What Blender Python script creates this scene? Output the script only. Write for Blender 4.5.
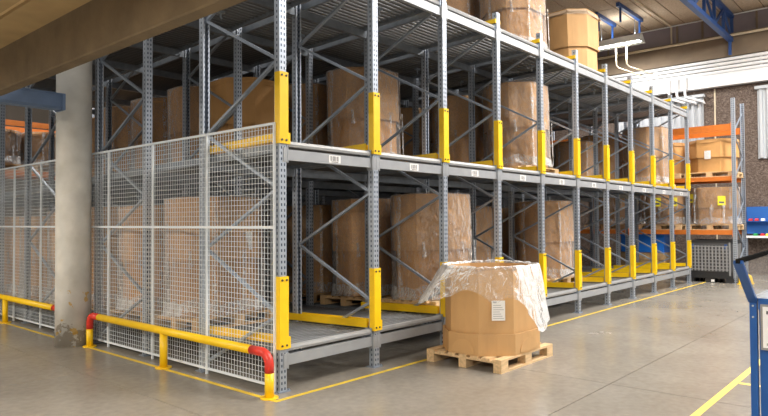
import bpy, math, random
from mathutils import Vector, Matrix, noise
random.seed(7)
for o in list(bpy.data.objects): bpy.data.objects.remove(o)
scene = bpy.context.scene
COL = scene.collection

# ------------------------------------------------------------------ camera, world, light, exposure
CAM = Vector((-3.928, -4.762, 1.634))
YAW, PITCH, ROLL, FPX = math.radians(48.795), math.radians(1.258), math.radians(-0.3136), 626.8
fw = Vector((math.sin(YAW)*math.cos(PITCH), math.cos(YAW)*math.cos(PITCH), math.sin(PITCH)))
rt = Vector((math.cos(YAW), -math.sin(YAW), 0)); up = rt.cross(fw)
r2 = rt*math.cos(ROLL)+up*math.sin(ROLL); u2 = up*math.cos(ROLL)-rt*math.sin(ROLL)
cd = bpy.data.cameras.new('camera'); cam = bpy.data.objects.new('camera', cd); COL.objects.link(cam)
cam.matrix_world = Matrix(((r2.x, u2.x, -fw.x, CAM.x), (r2.y, u2.y, -fw.y, CAM.y), (r2.z, u2.z, -fw.z, CAM.z), (0, 0, 0, 1)))
cd.sensor_width = 36; cd.lens = FPX/768*36; cd.clip_end = 200
scene.camera = cam
w = bpy.data.worlds.new('world'); scene.world = w; w.use_nodes = True
w.node_tree.nodes['Background'].inputs[0].default_value = (1.0, 0.97, 0.93, 1)
w.node_tree.nodes['Background'].inputs[1].default_value = 0.42
scene.view_settings.view_transform = 'Standard'; scene.view_settings.look = 'None'
scene.view_settings.gamma = 1; scene.view_settings.use_curve_mapping = False
scene.view_settings.exposure = 0.6
LAMP_HIGH = 300      # watts of each long ceiling luminaire
LAMP_LOW = 210        # watts of each luminaire under the mezzanine

# ------------------------------------------------------------------ materials
MATS = {}
def nt(name):
    m = bpy.data.materials.new(name); m.use_nodes = True
    t = m.node_tree; b = t.nodes['Principled BSDF']; MATS[name] = m
    return m, t, b
def N(t, kind, **kw):
    n = t.nodes.new(kind)
    for k, v in kw.items(): setattr(n, k, v)
    return n
def math_(t, op, a, b=None, c=None):
    n = t.nodes.new('ShaderNodeMath'); n.operation = op
    for i, v in enumerate((a, b, c)):
        if v is None: continue
        if isinstance(v, (int, float)): n.inputs[i].default_value = v
        else: t.links.new(v, n.inputs[i])
    return n.outputs[0]
def ramp(t, fac, stops):
    n = t.nodes.new('ShaderNodeValToRGB')
    while len(n.color_ramp.elements) < len(stops): n.color_ramp.elements.new(0.5)
    for e, (p, c) in zip(n.color_ramp.elements, stops):
        e.position = p; e.color = (*c, 1)
    t.links.new(fac, n.inputs[0]); return n.outputs[0]
def mat(name, col, rough=0.5, metal=0.0, var=0.0, scale=8.0, bump=0.0, bscale=60.0, coat=0.0, stretch=None, spec=None):
    m, t, b = nt(name)
    b.inputs['Roughness'].default_value = rough; b.inputs['Metallic'].default_value = metal
    b.inputs['Coat Weight'].default_value = coat
    if spec is not None: b.inputs['Specular IOR Level'].default_value = spec
    tc = N(t, 'ShaderNodeTexCoord')
    src = tc.outputs['Object']
    if stretch:
        mp = N(t, 'ShaderNodeMapping'); mp.inputs['Scale'].default_value = stretch
        t.links.new(src, mp.inputs[0]); src = mp.outputs[0]
    if var > 0:
        nz = N(t, 'ShaderNodeTexNoise'); nz.inputs['Scale'].default_value = scale; nz.inputs['Detail'].default_value = 5
        t.links.new(src, nz.inputs['Vector'])
        lo = tuple(c*(1-var) for c in col); hi = tuple(min(1, c*(1+var)) for c in col)
        t.links.new(ramp(t, nz.outputs[0], [(0.3, lo), (0.7, hi)]), b.inputs['Base Color'])
    else:
        b.inputs['Base Color'].default_value = (*col, 1)
    if bump > 0:
        nb = N(t, 'ShaderNodeTexNoise'); nb.inputs['Scale'].default_value = bscale; nb.inputs['Detail'].default_value = 4
        t.links.new(src, nb.inputs['Vector'])
        bp = N(t, 'ShaderNodeBump'); bp.inputs['Strength'].default_value = bump; bp.inputs['Distance'].default_value = 0.02
        t.links.new(nb.outputs[0], bp.inputs['Height']); t.links.new(bp.outputs[0], b.inputs['Normal'])
    return m
def emit(name, col, s):
    m, t, b = nt(name)
    b.inputs['Base Color'].default_value = (*col, 1)
    b.inputs['Emission Color'].default_value = (*col, 1); b.inputs['Emission Strength'].default_value = s
    return m

mat('galv', (0.31, 0.36, 0.43), 0.42, 0.55, 0.12, 14)
mat('galv_light', (0.31, 0.355, 0.42), 0.36, 0.5, 0.08, 10)
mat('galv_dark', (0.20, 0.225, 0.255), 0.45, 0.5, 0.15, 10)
mat('beam_grey', (0.335, 0.35, 0.37), 0.45, 0.25, 0.06, 6)
mat('roller', (0.13, 0.135, 0.14), 0.4, 0.5)
mat('roller_front', (0.31, 0.315, 0.32), 0.4, 0.1, 0.05)
mat('yellow', (0.90, 0.57, 0.006), 0.4, 0, 0.05, 9)
mat('red', (0.62, 0.035, 0.02), 0.4, 0, 0.1, 12)
mat('bolt', (0.05, 0.05, 0.05), 0.5, 0.4)
mat('bolt_light', (0.6, 0.6, 0.58), 0.4, 0.5)
mat('white_wire', (0.74, 0.79, 0.83), 0.45)
mat('wood', (0.66, 0.46, 0.25), 0.75, 0, 0.22, 5, 0.15, 40, stretch=(1, 6, 6))
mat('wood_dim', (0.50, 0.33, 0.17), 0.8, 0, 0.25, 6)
mat('orange', (0.60, 0.165, 0.022), 0.45, 0, 0.08)
mat('steel_blue', (0.13, 0.20, 0.34), 0.45, 0.1, 0.08)
mat('truss_blue', (0.022, 0.075, 0.25), 0.45)
mat('cart_blue', (0.010, 0.085, 0.32), 0.35, 0, 0.06)
mat('shelf_blue', (0.02, 0.12, 0.42), 0.5)
mat('bright_blue', (0.015, 0.18, 0.70), 0.45)
mat('plastic_grey', (0.27, 0.27, 0.27), 0.5, 0, 0.08)
mat('plastic_dark', (0.08, 0.08, 0.082), 0.6)
mat('rubber_black', (0.015, 0.015, 0.015), 0.95, spec=0.0)
mat('plastic_black', (0.025, 0.025, 0.027), 0.45)
mat('white_paint', (0.80, 0.81, 0.82), 0.4)
mat('panel_grey', (0.50, 0.53, 0.56), 0.45, 0.15)
mat('pipe_cream', (0.62, 0.54, 0.40), 0.5)
mat('paper', (0.82, 0.81, 0.78), 0.6)
mat('print', (0.12, 0.12, 0.13), 0.6)
mat('print_grey', (0.42, 0.42, 0.42), 0.6)
mat('label_yellow', (0.80, 0.68, 0.03), 0.6)
mat('green', (0.03, 0.30, 0.06), 0.5)
mat('line_yellow', (0.72, 0.50, 0.03), 0.5, 0, 0.15, 6)
mat('line_pale', (0.74, 0.56, 0.10), 0.5, 0, 0.10, 6)
mat('slab_concrete', (0.44, 0.315, 0.155), 0.85, 0, 0.12, 3, 0.15, 30)
mat('edge_concrete', (0.17, 0.125, 0.072), 0.85, 0, 0.18, 4, 0.2, 25)
mat('joint_pale', (0.66, 0.50, 0.27), 0.85)
mat('wall_beam', (0.19, 0.145, 0.10), 0.85, 0, 0.12, 2)
mat('wall_upper', (0.22, 0.19, 0.21), 0.85, 0, 0.08, 2)
mat('wall_dark', (0.13, 0.11, 0.09), 0.9, 0, 0.1, 1)
mat('housing', (0.45, 0.46, 0.44), 0.5, 0.2)
emit('tube_light', (1.0, 0.97, 0.92), 6.0)
mat('ceil_panel', (0.50, 0.40, 0.29), 0.95, 0, 0.18, 18, 0.3, 50)
mat('ceil_gap', (0.16, 0.12, 0.08), 0.95)

def holes_mat():
    m, t, b = nt('galv_holes')
    b.inputs['Roughness'].default_value = 0.42; b.inputs['Metallic'].default_value = 0.5
    tc = N(t, 'ShaderNodeTexCoord')
    sp = N(t, 'ShaderNodeSeparateXYZ'); t.links.new(tc.outputs['Object'], sp.inputs[0])
    sn = N(t, 'ShaderNodeSeparateXYZ'); t.links.new(tc.outputs['Normal'], sn.inputs[0])
    x, y, z = sp.outputs
    fz = math_(t, 'FRACT', math_(t, 'MULTIPLY', z, 18.0))
    inz = math_(t, 'LESS_THAN', math_(t, 'ABSOLUTE', math_(t, 'SUBTRACT', fz, 0.5)), 0.24)
    ax = math_(t, 'ABSOLUTE', x)
    inx = math_(t, 'LESS_THAN', math_(t, 'ABSOLUTE', math_(t, 'SUBTRACT', ax, 0.019)), 0.0075)
    iny = math_(t, 'LESS_THAN', math_(t, 'ABSOLUTE', y), 0.0075)
    facey = math_(t, 'GREATER_THAN', math_(t, 'ABSOLUTE', sn.outputs[1]), 0.5)
    facex = math_(t, 'GREATER_THAN', math_(t, 'ABSOLUTE', sn.outputs[0]), 0.5)
    mk = math_(t, 'MULTIPLY', inz, math_(t, 'ADD', math_(t, 'MULTIPLY', facey, inx), math_(t, 'MULTIPLY', facex, iny)))
    mx = N(t, 'ShaderNodeMix'); mx.data_type = 'RGBA'
    mx.inputs[6].default_value = (0.40, 0.445, 0.51, 1); mx.inputs[7].default_value = (0.03, 0.045, 0.08, 1)
    t.links.new(mk, mx.inputs[0]); t.links.new(mx.outputs[2], b.inputs['Base Color'])
    return m
holes_mat()

def cardboard(name, col, var=0.10):
    m, t, b = nt(name)
    b.inputs['Roughness'].default_value = 0.7
    tc = N(t, 'ShaderNodeTexCoord'); oi = N(t, 'ShaderNodeObjectInfo')
    mp = N(t, 'ShaderNodeMapping'); mp.inputs['Scale'].default_value = (2.5, 2.5, 0.9)
    t.links.new(tc.outputs['Object'], mp.inputs[0])
    nz = N(t, 'ShaderNodeTexNoise'); nz.inputs['Scale'].default_value = 2.2; nz.inputs['Detail'].default_value = 6
    t.links.new(mp.outputs[0], nz.inputs['Vector'])
    c = ramp(t, nz.outputs[0], [(0.25, tuple(k*(1-var) for k in col)), (0.75, tuple(k*(1+var) for k in col))])
    hs = N(t, 'ShaderNodeHueSaturation'); t.links.new(c, hs.inputs['Color'])
    t.links.new(math_(t, 'ADD', math_(t, 'MULTIPLY', oi.outputs['Random'], 0.22), 0.89), hs.inputs['Value'])
    t.links.new(hs.outputs[0], b.inputs['Base Color'])
    return m
cardboard('card', (0.53, 0.28, 0.095))
cardboard('card_top', (0.57, 0.325, 0.130))
cardboard('card_light', (0.60, 0.355, 0.150))
cardboard('card_pale', (0.56, 0.42, 0.29))

def film_mat(name, base, peak, rough, dist):
    m, t, b = nt(name)
    t.nodes.remove(b); out = t.nodes['Material Output']
    tc = N(t, 'ShaderNodeTexCoord')
    mp = N(t, 'ShaderNodeMapping'); mp.inputs['Scale'].default_value = (3.2, 3.2, 2.0)
    t.links.new(tc.outputs['Object'], mp.inputs[0])
    nz = N(t, 'ShaderNodeTexNoise'); nz.inputs['Scale'].default_value = 2.5; nz.inputs['Detail'].default_value = 5
    nz.inputs['Distortion'].default_value = 1.2
    t.links.new(mp.outputs[0], nz.inputs['Vector'])
    bp = N(t, 'ShaderNodeBump'); bp.inputs['Strength'].default_value = 1.0; bp.inputs['Distance'].default_value = dist
    t.links.new(nz.outputs[0], bp.inputs['Height'])
    tr = N(t, 'ShaderNodeBsdfTransparent')
    gl = N(t, 'ShaderNodeBsdfPrincipled')
    gl.inputs['Base Color'].default_value = (0.80, 0.80, 0.80, 1); gl.inputs['Roughness'].default_value = rough
    gl.inputs['Specular IOR Level'].default_value = 1.0
    t.links.new(bp.outputs[0], gl.inputs['Normal'])
    n2 = N(t, 'ShaderNodeTexNoise'); n2.inputs['Scale'].default_value = 4.0; n2.inputs['Detail'].default_value = 6
    n2.inputs['Distortion'].default_value = 2.0
    t.links.new(mp.outputs[0], n2.inputs['Vector'])
    k = math_(t, 'ABSOLUTE', math_(t, 'SUBTRACT', n2.outputs[0], 0.5))
    mr = N(t, 'ShaderNodeMapRange'); t.links.new(k, mr.inputs[0])
    mr.inputs[1].default_value = 0.0; mr.inputs[2].default_value = 0.07
    mr.inputs[3].default_value = peak; mr.inputs[4].default_value = base
    fr = N(t, 'ShaderNodeFresnel'); fr.inputs[0].default_value = 1.35; t.links.new(bp.outputs[0], fr.inputs['Normal'])
    fac = math_(t, 'MINIMUM', math_(t, 'ADD', mr.outputs[0], math_(t, 'MULTIPLY', fr.outputs[0], 0.9)), 0.95)
    mx = N(t, 'ShaderNodeMixShader'); t.links.new(fac, mx.inputs[0])
    t.links.new(tr.outputs[0], mx.inputs[1]); t.links.new(gl.outputs[0], mx.inputs[2])
    t.links.new(mx.outputs[0], out.inputs['Surface'])
    return m
film_mat('film', 0.03, 0.20, 0.16, .055)
film_mat('film_glint', 0.12, 0.62, 0.18, .05)  # whiter film, highlight streaks put into the colour
film_mat('film_thick', 0.08, 0.5, 0.2, .06)
film_mat('film_bag', 0.06, 0.24, 0.15, .045)

def plexi_mat():
    m, t, b = nt('plexi'); t.nodes.remove(b); out = t.nodes['Material Output']
    tr = N(t, 'ShaderNodeBsdfTransparent'); gl = N(t, 'ShaderNodeBsdfPrincipled')
    gl.inputs['Base Color'].default_value = (0.55, 0.55, 0.54, 1); gl.inputs['Roughness'].default_value = 0.1
    mx = N(t, 'ShaderNodeMixShader'); mx.inputs[0].default_value = 0.16
    t.links.new(tr.outputs[0], mx.inputs[1]); t.links.new(gl.outputs[0], mx.inputs[2]); t.links.new(mx.outputs[0], out.inputs['Surface'])
plexi_mat()

def floor_mat():
    m, t, b = nt('floor_concrete')
    tc = N(t, 'ShaderNodeTexCoord'); g = N(t, 'ShaderNodeNewGeometry')
    n1 = N(t, 'ShaderNodeTexNoise'); n1.inputs['Scale'].default_value = 0.55; n1.inputs['Detail'].default_value = 8; n1.inputs['Roughness'].default_value = 0.65
    n2 = N(t, 'ShaderNodeTexNoise'); n2.inputs['Scale'].default_value = 14; n2.inputs['Detail'].default_value = 6
    for n in (n1, n2): t.links.new(g.outputs['Position'], n.inputs['Vector'])
    c1 = ramp(t, n1.outputs[0], [(0.3, (0.215, 0.193, 0.160)), (0.55, (0.268, 0.245, 0.210)), (0.75, (0.31, 0.287, 0.25))])
    c2 = ramp(t, n2.outputs[0], [(0.3, (0.88, 0.88, 0.88)), (0.7, (1.06, 1.06, 1.06))])
    mx = N(t, 'ShaderNodeMix'); mx.data_type = 'RGBA'; mx.blend_type = 'MULTIPLY'; mx.inputs[0].default_value = 1
    t.links.new(c1, mx.inputs[6]); t.links.new(c2, mx.inputs[7]); t.links.new(mx.outputs[2], b.inputs['Base Color'])
    r = N(t, 'ShaderNodeMapRange'); t.links.new(n1.outputs[0], r.inputs[0]); r.inputs[3].default_value = 0.14; r.inputs[4].default_value = 0.34
    t.links.new(r.outputs[0], b.inputs['Roughness'])
    bp = N(t, 'ShaderNodeBump'); bp.inputs['Strength'].default_value = 0.04; bp.inputs['Distance'].default_value = 0.01
    t.links.new(n2.outputs[0], bp.inputs['Height']); t.links.new(bp.outputs[0], b.inputs['Normal'])
floor_mat()

def column_mat():
    m, t, b = nt('column_concrete')
    b.inputs['Roughness'].default_value = 0.8
    tc = N(t, 'ShaderNodeTexCoord')
    n1 = N(t, 'ShaderNodeTexNoise'); n1.inputs['Scale'].default_value = 3; n1.inputs['Detail'].default_value = 8
    t.links.new(tc.outputs['Object'], n1.inputs['Vector'])
    base = ramp(t, n1.outputs[0], [(0.3, (0.50, 0.49, 0.45)), (0.7, (0.68, 0.67, 0.63))])
    sp = N(t, 'ShaderNodeSeparateXYZ'); t.links.new(tc.outputs['Object'], sp.inputs[0])
    n2 = N(t, 'ShaderNodeTexNoise'); n2.inputs['Scale'].default_value = 9; n2.inputs['Detail'].default_value = 8; n2.inputs['Roughness'].default_value = 0.7
    t.links.new(tc.outputs['Object'], n2.inputs['Vector'])
    low = N(t, 'ShaderNodeMapRange'); t.links.new(sp.outputs[2], low.inputs[0])
    low.inputs[1].default_value = 0.0; low.inputs[2].default_value = 0.95; low.inputs[3].default_value = 1; low.inputs[4].default_value = 0
    scr = math_(t, 'GREATER_THAN', math_(t, 'MULTIPLY', n2.outputs[0], low.outputs[0]), 0.40)
    mx = N(t, 'ShaderNodeMix'); mx.data_type = 'RGBA'; t.links.new(base, mx.inputs[6]); mx.inputs[7].default_value = (0.20, 0.16, 0.11, 1)
    t.links.new(math_(t, 'MULTIPLY', scr, 0.7), mx.inputs[0])
    n3 = N(t, 'ShaderNodeTexNoise'); n3.inputs['Scale'].default_value = 6; n3.inputs['Detail'].default_value = 6
    mp = N(t, 'ShaderNodeMapping'); mp.inputs['Location'].default_value = (5, 3, 1); t.links.new(tc.outputs['Object'], mp.inputs[0]); t.links.new(mp.outputs[0], n3.inputs['Vector'])
    ys = math_(t, 'MULTIPLY', math_(t, 'GREATER_THAN', n3.outputs[0], 0.60), math_(t, 'LESS_THAN', sp.outputs[2], 0.75))
    m2 = N(t, 'ShaderNodeMix'); m2.data_type = 'RGBA'; t.links.new(mx.outputs[2], m2.inputs[6]); m2.inputs[7].default_value = (0.55, 0.33, 0.03, 1)
    t.links.new(math_(t, 'MULTIPLY', ys, 0.75), m2.inputs[0])
    t.links.new(m2.outputs[2], b.inputs['Base Color'])
column_mat()

def aggregate_mat():
    m, t, b = nt('aggregate'); b.inputs['Roughness'].default_value = 0.9
    tc = N(t, 'ShaderNodeTexCoord'); v = N(t, 'ShaderNodeTexVoronoi'); v.inputs['Scale'].default_value = 34
    t.links.new(tc.outputs['Object'], v.inputs['Vector'])
    c = ramp(t, v.outputs['Color'], [(0.1, (0.07, 0.047, 0.036)), (0.5, (0.12, 0.088, 0.07)), (0.9, (0.19, 0.15, 0.125))])
    t.links.new(c, b.inputs['Base Color'])
    bp = N(t, 'ShaderNodeBump'); bp.inputs['Strength'].default_value = 0.5; bp.inputs['Distance'].default_value = 0.02
    t.links.new(v.outputs['Distance'], bp.inputs['Height']); t.links.new(bp.outputs[0], b.inputs['Normal'])
aggregate_mat()

# ------------------------------------------------------------------ mesh helpers
class MB:
    def __init__(s): s.v = []; s.f = []; s.m = []; s.sm = []
    def face(s, idx, mi=0, smooth=False): s.f.append(idx); s.m.append(mi); s.sm.append(smooth)
    def box(s, x0, x1, y0, y1, z0, z1, mi=0):
        n = len(s.v)
        s.v += [(x, y, z) for z in (z0, z1) for y in (y0, y1) for x in (x0, x1)]
        for q in ((0, 2, 3, 1), (4, 5, 7, 6), (0, 1, 5, 4), (2, 6, 7, 3), (0, 4, 6, 2), (1, 3, 7, 5)):
            s.face([n+i for i in q], mi)
        return s
    def bar(s, a, b, wd, ht, upv=(0, 0, 1), mi=0):
        a, b = Vector(a), Vector(b); d = (b-a).normalized(); u = Vector(upv)
        if abs(d.dot(u)) > 0.98: u = Vector((1, 0, 0))
        sx = d.cross(u).normalized(); uz = sx.cross(d)
        n = len(s.v)
        for p in (a, b):
            for i, j in ((-1, -1), (1, -1), (1, 1), (-1, 1)): s.v.append(tuple(p+sx*(i*wd/2)+uz*(j*ht/2)))
        for q in ((0, 1, 2, 3), (7, 6, 5, 4), (0, 4, 5, 1), (1, 5, 6, 2), (2, 6, 7, 3), (3, 7, 4, 0)): s.face([n+i for i in q], mi)
        return s
    def tube(s, pts, r, seg=8, mi=0, caps=True, radii=None):
        pts = [Vector(p) for p in pts]; n0 = len(s.v); prev = None
        for k, p in enumerate(pts):
            d = (pts[min(k+1, len(pts)-1)]-pts[max(k-1, 0)]).normalized()
            ref = Vector((0, 0, 1)) if abs(d.z) < 0.9 else Vector((1, 0, 0))
            if prev is None: sx = d.cross(ref).normalized()
            else: sx = (prev-d*prev.dot(d)).normalized()
            prev = sx; sy = d.cross(sx); rr = radii[k] if radii else r
            for i in range(seg):
                a = 2*math.pi*i/seg; s.v.append(tuple(p+sx*(rr*math.cos(a))+sy*(rr*math.sin(a))))
        for k in range(len(pts)-1):
            for i in range(seg):
                j = (i+1) % seg; A = n0+k*seg; s.face([A+i, A+j, A+seg+j, A+seg+i], mi, True)
        if caps:
            s.face([n0+i for i in reversed(range(seg))], mi); e = n0+(len(pts)-1)*seg; s.face([e+i for i in range(seg)], mi)
        return s
    def prism(s, poly, axis, a0, a1, mi=0):
        n = len(s.v); k = len(poly)
        for a in (a0, a1):
            for p, q in poly:
                s.v.append({'x': (a, p, q), 'y': (p, a, q), 'z': (p, q, a)}[axis])
        s.face([n+i for i in reversed(range(k))], mi); s.face([n+k+i for i in range(k)], mi)
        for i in range(k):
            j = (i+1) % k; s.face([n+i, n+j, n+k+j, n+k+i], mi)
        return s
    def loft(s, rings, mi=0, smooth=False, cap0=False, cap1=False):
        n = len(s.v); k = len(rings[0])
        for r in rings: s.v += [tuple(p) for p in r]
        for a in range(len(rings)-1):
            for i in range(k):
                j = (i+1) % k; s.face([n+a*k+i, n+a*k+j, n+(a+1)*k+j, n+(a+1)*k+i], mi, smooth)
        if cap0: s.face([n+i for i in reversed(range(k))], mi)
        if cap1: s.face([n+(len(rings)-1)*k+i for i in range(k)], mi)
        return s
    def mesh(s, name, mats):
        me = bpy.data.meshes.new(name); me.from_pydata(s.v, [], s.f)
        for mm in (mats if isinstance(mats, (list, tuple)) else [mats]): me.materials.append(MATS[mm])
        me.polygons.foreach_set('material_index', s.m); me.polygons.foreach_set('use_smooth', s.sm)
        me.update(); return me
    def obj(s, name, mats, parent=None, loc=(0, 0, 0), rz=0.0): return put(s.mesh(name, mats), name, parent, loc, rz)
def put(me, name, parent=None, loc=(0, 0, 0), rz=0.0, rx=0.0):
    o = bpy.data.objects.new(name, me); COL.objects.link(o)
    o.location = loc; o.rotation_euler = (rx, 0, rz)
    if parent is not None: o.parent = parent
    return o
def tag(o, label, cat, group=None, kind=None):
    o['label'] = label; o['category'] = cat
    if group: o['group'] = group
    if kind: o['kind'] = kind
    return o
def empty(name, label, cat, loc=(0, 0, 0), rz=0.0, group=None, rx=0.0):
    return tag(put(None, name, None, loc, rz, rx), label, cat, group)
def stuff(o): o['kind'] = 'stuff'; return o
def struct(o, label=None):
    o['kind'] = 'structure'
    if label: o['label'] = label
    return o
def dup(o, parent=None, loc=None, rz=None):
    c = o.copy(); COL.objects.link(c)
    if parent is not None: c.parent = parent
    if loc is not None: c.location = loc
    if rz is not None: c.rotation_euler = (c.rotation_euler[0], 0, rz)
    for ch in list(o.children): dup(ch, c)
    return c

# ------------------------------------------------------------------ setting: floor, walls, ceilings
XW = 17.5; ZC = 7.95; ZS = 3.53
floor = struct(MB().box(-13, XW+0.5, -13, 15, -0.3, -0.012).obj('floor', 'ceil_gap'), 'grey polished concrete warehouse floor in large slabs')
slabs = {}
xs = [-13, -9.9, -6.9, -3.9, -0.93, 2.3, 5.6, 8.9, 12.2, 15.5, XW+0.5]; ys = [-13, -9.4, -6.0, -2.3, 2.3, 6.3, 10.4, 15]
for i in range(len(xs)-1):
    for j in range(len(ys)-1):
        MB().box(xs[i]+.004, xs[i+1]-.004, ys[j]+.004, ys[j+1]-.004, -0.012, 0).obj('floor_slab', 'floor_concrete', floor)
struct(MB().box(XW, XW+0.3, -13, 15, 0, 5.72).obj('wall_end', 'aggregate'), 'brown exposed-aggregate end wall')
wall_end = bpy.data.objects['wall_end']
for k, y in enumerate((-4.3, -2.0, 0.28, 2.6, 4.9, 7.2)):
    MB().box(XW-.012, XW, y-.02, y+.02, 0, 5.72).obj('joint_strip', 'pipe_cream', wall_end)
struct(MB().box(XW+.02, XW+0.3, -13, 15, 5.72, 6.62).obj('wall_trunking_zone', 'wall_upper'), 'pale wall strip behind the white trunking')
wb = struct(MB().box(XW-.18, XW+0.3, -13, 15, 6.62, 7.3).box(XW-.26, XW-.18, -13, 15, 7.22, 7.3).obj('trim_1', 'wall_beam'), 'brown concrete beam along the end wall')
struct(MB().box(XW+.0, XW+0.3, -13, 15, 7.3, ZC).obj('wall_upper', 'wall_upper'), 'mauve grey wall band above the concrete beam')
for y in (-3.6, -0.9, 0.6, 1.35, 3.6): MB().box(XW-.03, XW, y-.03, y+.03, 7.3, ZC).obj('wall_batten', 'wall_beam', bpy.data.objects['wall_upper'])
struct(MB().box(-13, XW+.3, 14.6, 15, 0, ZC).obj('wall_back', 'wall_dark'), 'dark rear wall behind the racks')
ceil = struct(MB().box(-0.4, XW+.3, -13, 15, ZC+.02, ZC+.3).obj('ceiling', 'ceil_gap'), 'beige wood-wool panel ceiling')
pm = MB().box(-1.485, 1.485, -0.262, 0.262, 0, 0.02).mesh('ceiling_panel', 'ceil_panel')
nx = 0
for i in range(6):
    for j in range(22):
        X = XW-1.5-3.0*i; Y = -3.05+0.556*j
        if X > -0.2 and not (i > 3 and j > 12): put(pm, 'ceiling_panel', ceil, (X, Y, ZC))
stuff(MB().box(-0.4, XW, -13, -3.33, ZC, ZC+.02).box(-0.4, XW, 8.9, 14.6, ZC, ZC+.02).obj('ceiling_panel_rest', 'ceil_panel', ceil))
# mezzanine over the camera
mz = struct(MB().box(-13, -1.45, -13, 15, ZS+.03, ZS+.3).obj('ceiling_mezzanine', 'joint_pale'), 'brown concrete underside of the mezzanine')
sx_ = [-1.55, -1.95, -3.15, -4.35, -5.55, -6.75, -7.95, -9.15, -10.35, -13]
for k in range(len(sx_)-1):
    MB().box(sx_[k+1]+.03, sx_[k]-.03, -13, 15, ZS, ZS+.03).obj('ceiling_slab', 'slab_concrete', mz)
struct(MB().prism([(-1.58, 3.095), (-1.57, 3.082), (-1.46, 3.082), (-1.45, 3.095), (-1.45, 3.83), (-1.58, 3.83)], 'y', -13, 15).obj('trim_2', 'edge_concrete'), 'brown concrete edge beam of the mezzanine')
b = MB(); b.tube([(0, 0, 0), (0, 0, 1.2), (0, 0, 2.6), (0, 0, ZC)], .222, 40)
col = struct(b.obj('column', 'column_concrete', None, (-0.30, 4.02, 0)), 'round grey concrete column beside the wire mesh fence')
col['category'] = 'column'
b = MB(); b.prism([(3.62, 3.09), (3.65, 3.06), (3.80, 3.06), (3.80, 3.25), (3.62, 3.25)], 'x', -1.45, -0.62)
b.box(-1.45, -0.62, 3.60, 3.80, 3.25, 3.262)
sb = b.obj('steel_beam', 'steel_blue', None, (0, 0, .04))
MB().box(-0.62, -0.58, 3.60, 3.84, 3.05, 3.262).obj('end_plate', 'steel_blue', sb)
tag(sb, 'blue grey steel box beam between the round column and the mezzanine edge beam', 'beam')

# ------------------------------------------------------------------ pallet flow rack
W = 1.35; NB = 10; SL = 0.03
YP = [0, 1.315, 2.575, 3.91, 5.17, 6.51, 7.77, 9.10]
LV = [0.347, 2.35, 4.41]
rack = empty('pallet_flow_rack', 'grey three-tier pallet flow rack with yellow post guards and roller lanes', 'rack', (0, .018, 0))
def upright_mesh(h, flip):
    b = MB(); t = .004; s = -1 if flip else 1
    def bx(x0, x1, y0, y1):
        if flip: y0, y1 = -y1, -y0
        b.box(x0, x1, y0, y1, 0.008, h)
    bx(-.042, .042, -.04, -.04+t); bx(-.042, -.042+t, -.04+t, .035); bx(.042-t, .042, -.04+t, .035)
    bx(-.042, -.02, .035, .035+t); bx(.02, .042, .035, .035+t)
    n = len(b.f)
    b.box(-.075, .075, -.065, .065, 0, .008, 1)
    for x in (-.062, .062): b.box(x-.008, x+.008, -.05, -.034, .008, .022, 1)
    return b.mesh('upright', ['galv_holes', 'galv'])
UM = [upright_mesh(4.69, False), upright_mesh(4.60, True)]
for i in range(NB+1):
    for k, y in enumerate(YP): put(UM[k % 2], 'upright', rack, (i*W, y+(0.04 if k % 2 == 0 else -0.04)*0, 0))
# zigzag braces in each frame
ZN = [0.10, 0.73, 1.35, 1.97, 2.60, 3.235, 3.88, 4.45]
BM = []
for q in range(7):
    b = MB(); y0, y1 = 0.03, 1.27
    a, c = ((y1, ZN[q]), (y0, ZN[q+1])) if q % 2 == 0 else ((y0, ZN[q]), (y1, ZN[q+1]))
    b.bar((0, a[0], a[1]), (0, c[0], c[1]), .028, .036, (1, 0, 0))
    BM.append(b.mesh('brace', 'galv_light'))
for i in range(NB+1):
    for f in range(4):
        for q in range(7):
            if f == 3 and q in (0, 3): continue
            put(BM[q], 'brace', rack, (i*W, YP[2*f], 0))
# beams across every lane
def beam_mesh(h):
    b = MB(); x0, x1 = .052, W-.052
    b.box(x0, x1, -.025, .025, -h, 0)
    for x in (x0, x1-.012): b.box(x, x+.012, -.046, .04, -h-.03, .02)
    b.box(-.0+.002, .05, -.046, -.0415, -h-.02, .015); b.box(W-.05, W-.002, -.046, -.0415, -h-.02, .015)
    return b.mesh('beam', 'beam_grey')
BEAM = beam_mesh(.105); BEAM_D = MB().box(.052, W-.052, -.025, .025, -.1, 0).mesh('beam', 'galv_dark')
lab = MB(); lab.box(-.085, .085, -.0275, -.0255, -.092, -.012)
rr = random.Random(3); x = -.065
while x < .06:
    ww = rr.choice((.006, .009, .013)); lab.box(x, x+ww, -.0281, -.0275, -.072, -.022, 1); x += ww+rr.choice((.007, .011))
lab.box(-.05, .05, -.0281, -.0275, -.086, -.078, 1)
LABM = lab.mesh('barcode_label', ['paper', 'print'])
for l in range(3):
    for k, y in enumerate(YP):
        for i in range(NB):
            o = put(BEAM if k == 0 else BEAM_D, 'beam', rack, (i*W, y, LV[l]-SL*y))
            if k == 0 and l == 1: put(LABM, 'barcode_label', o, (W*0.53, 0, 0))
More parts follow.
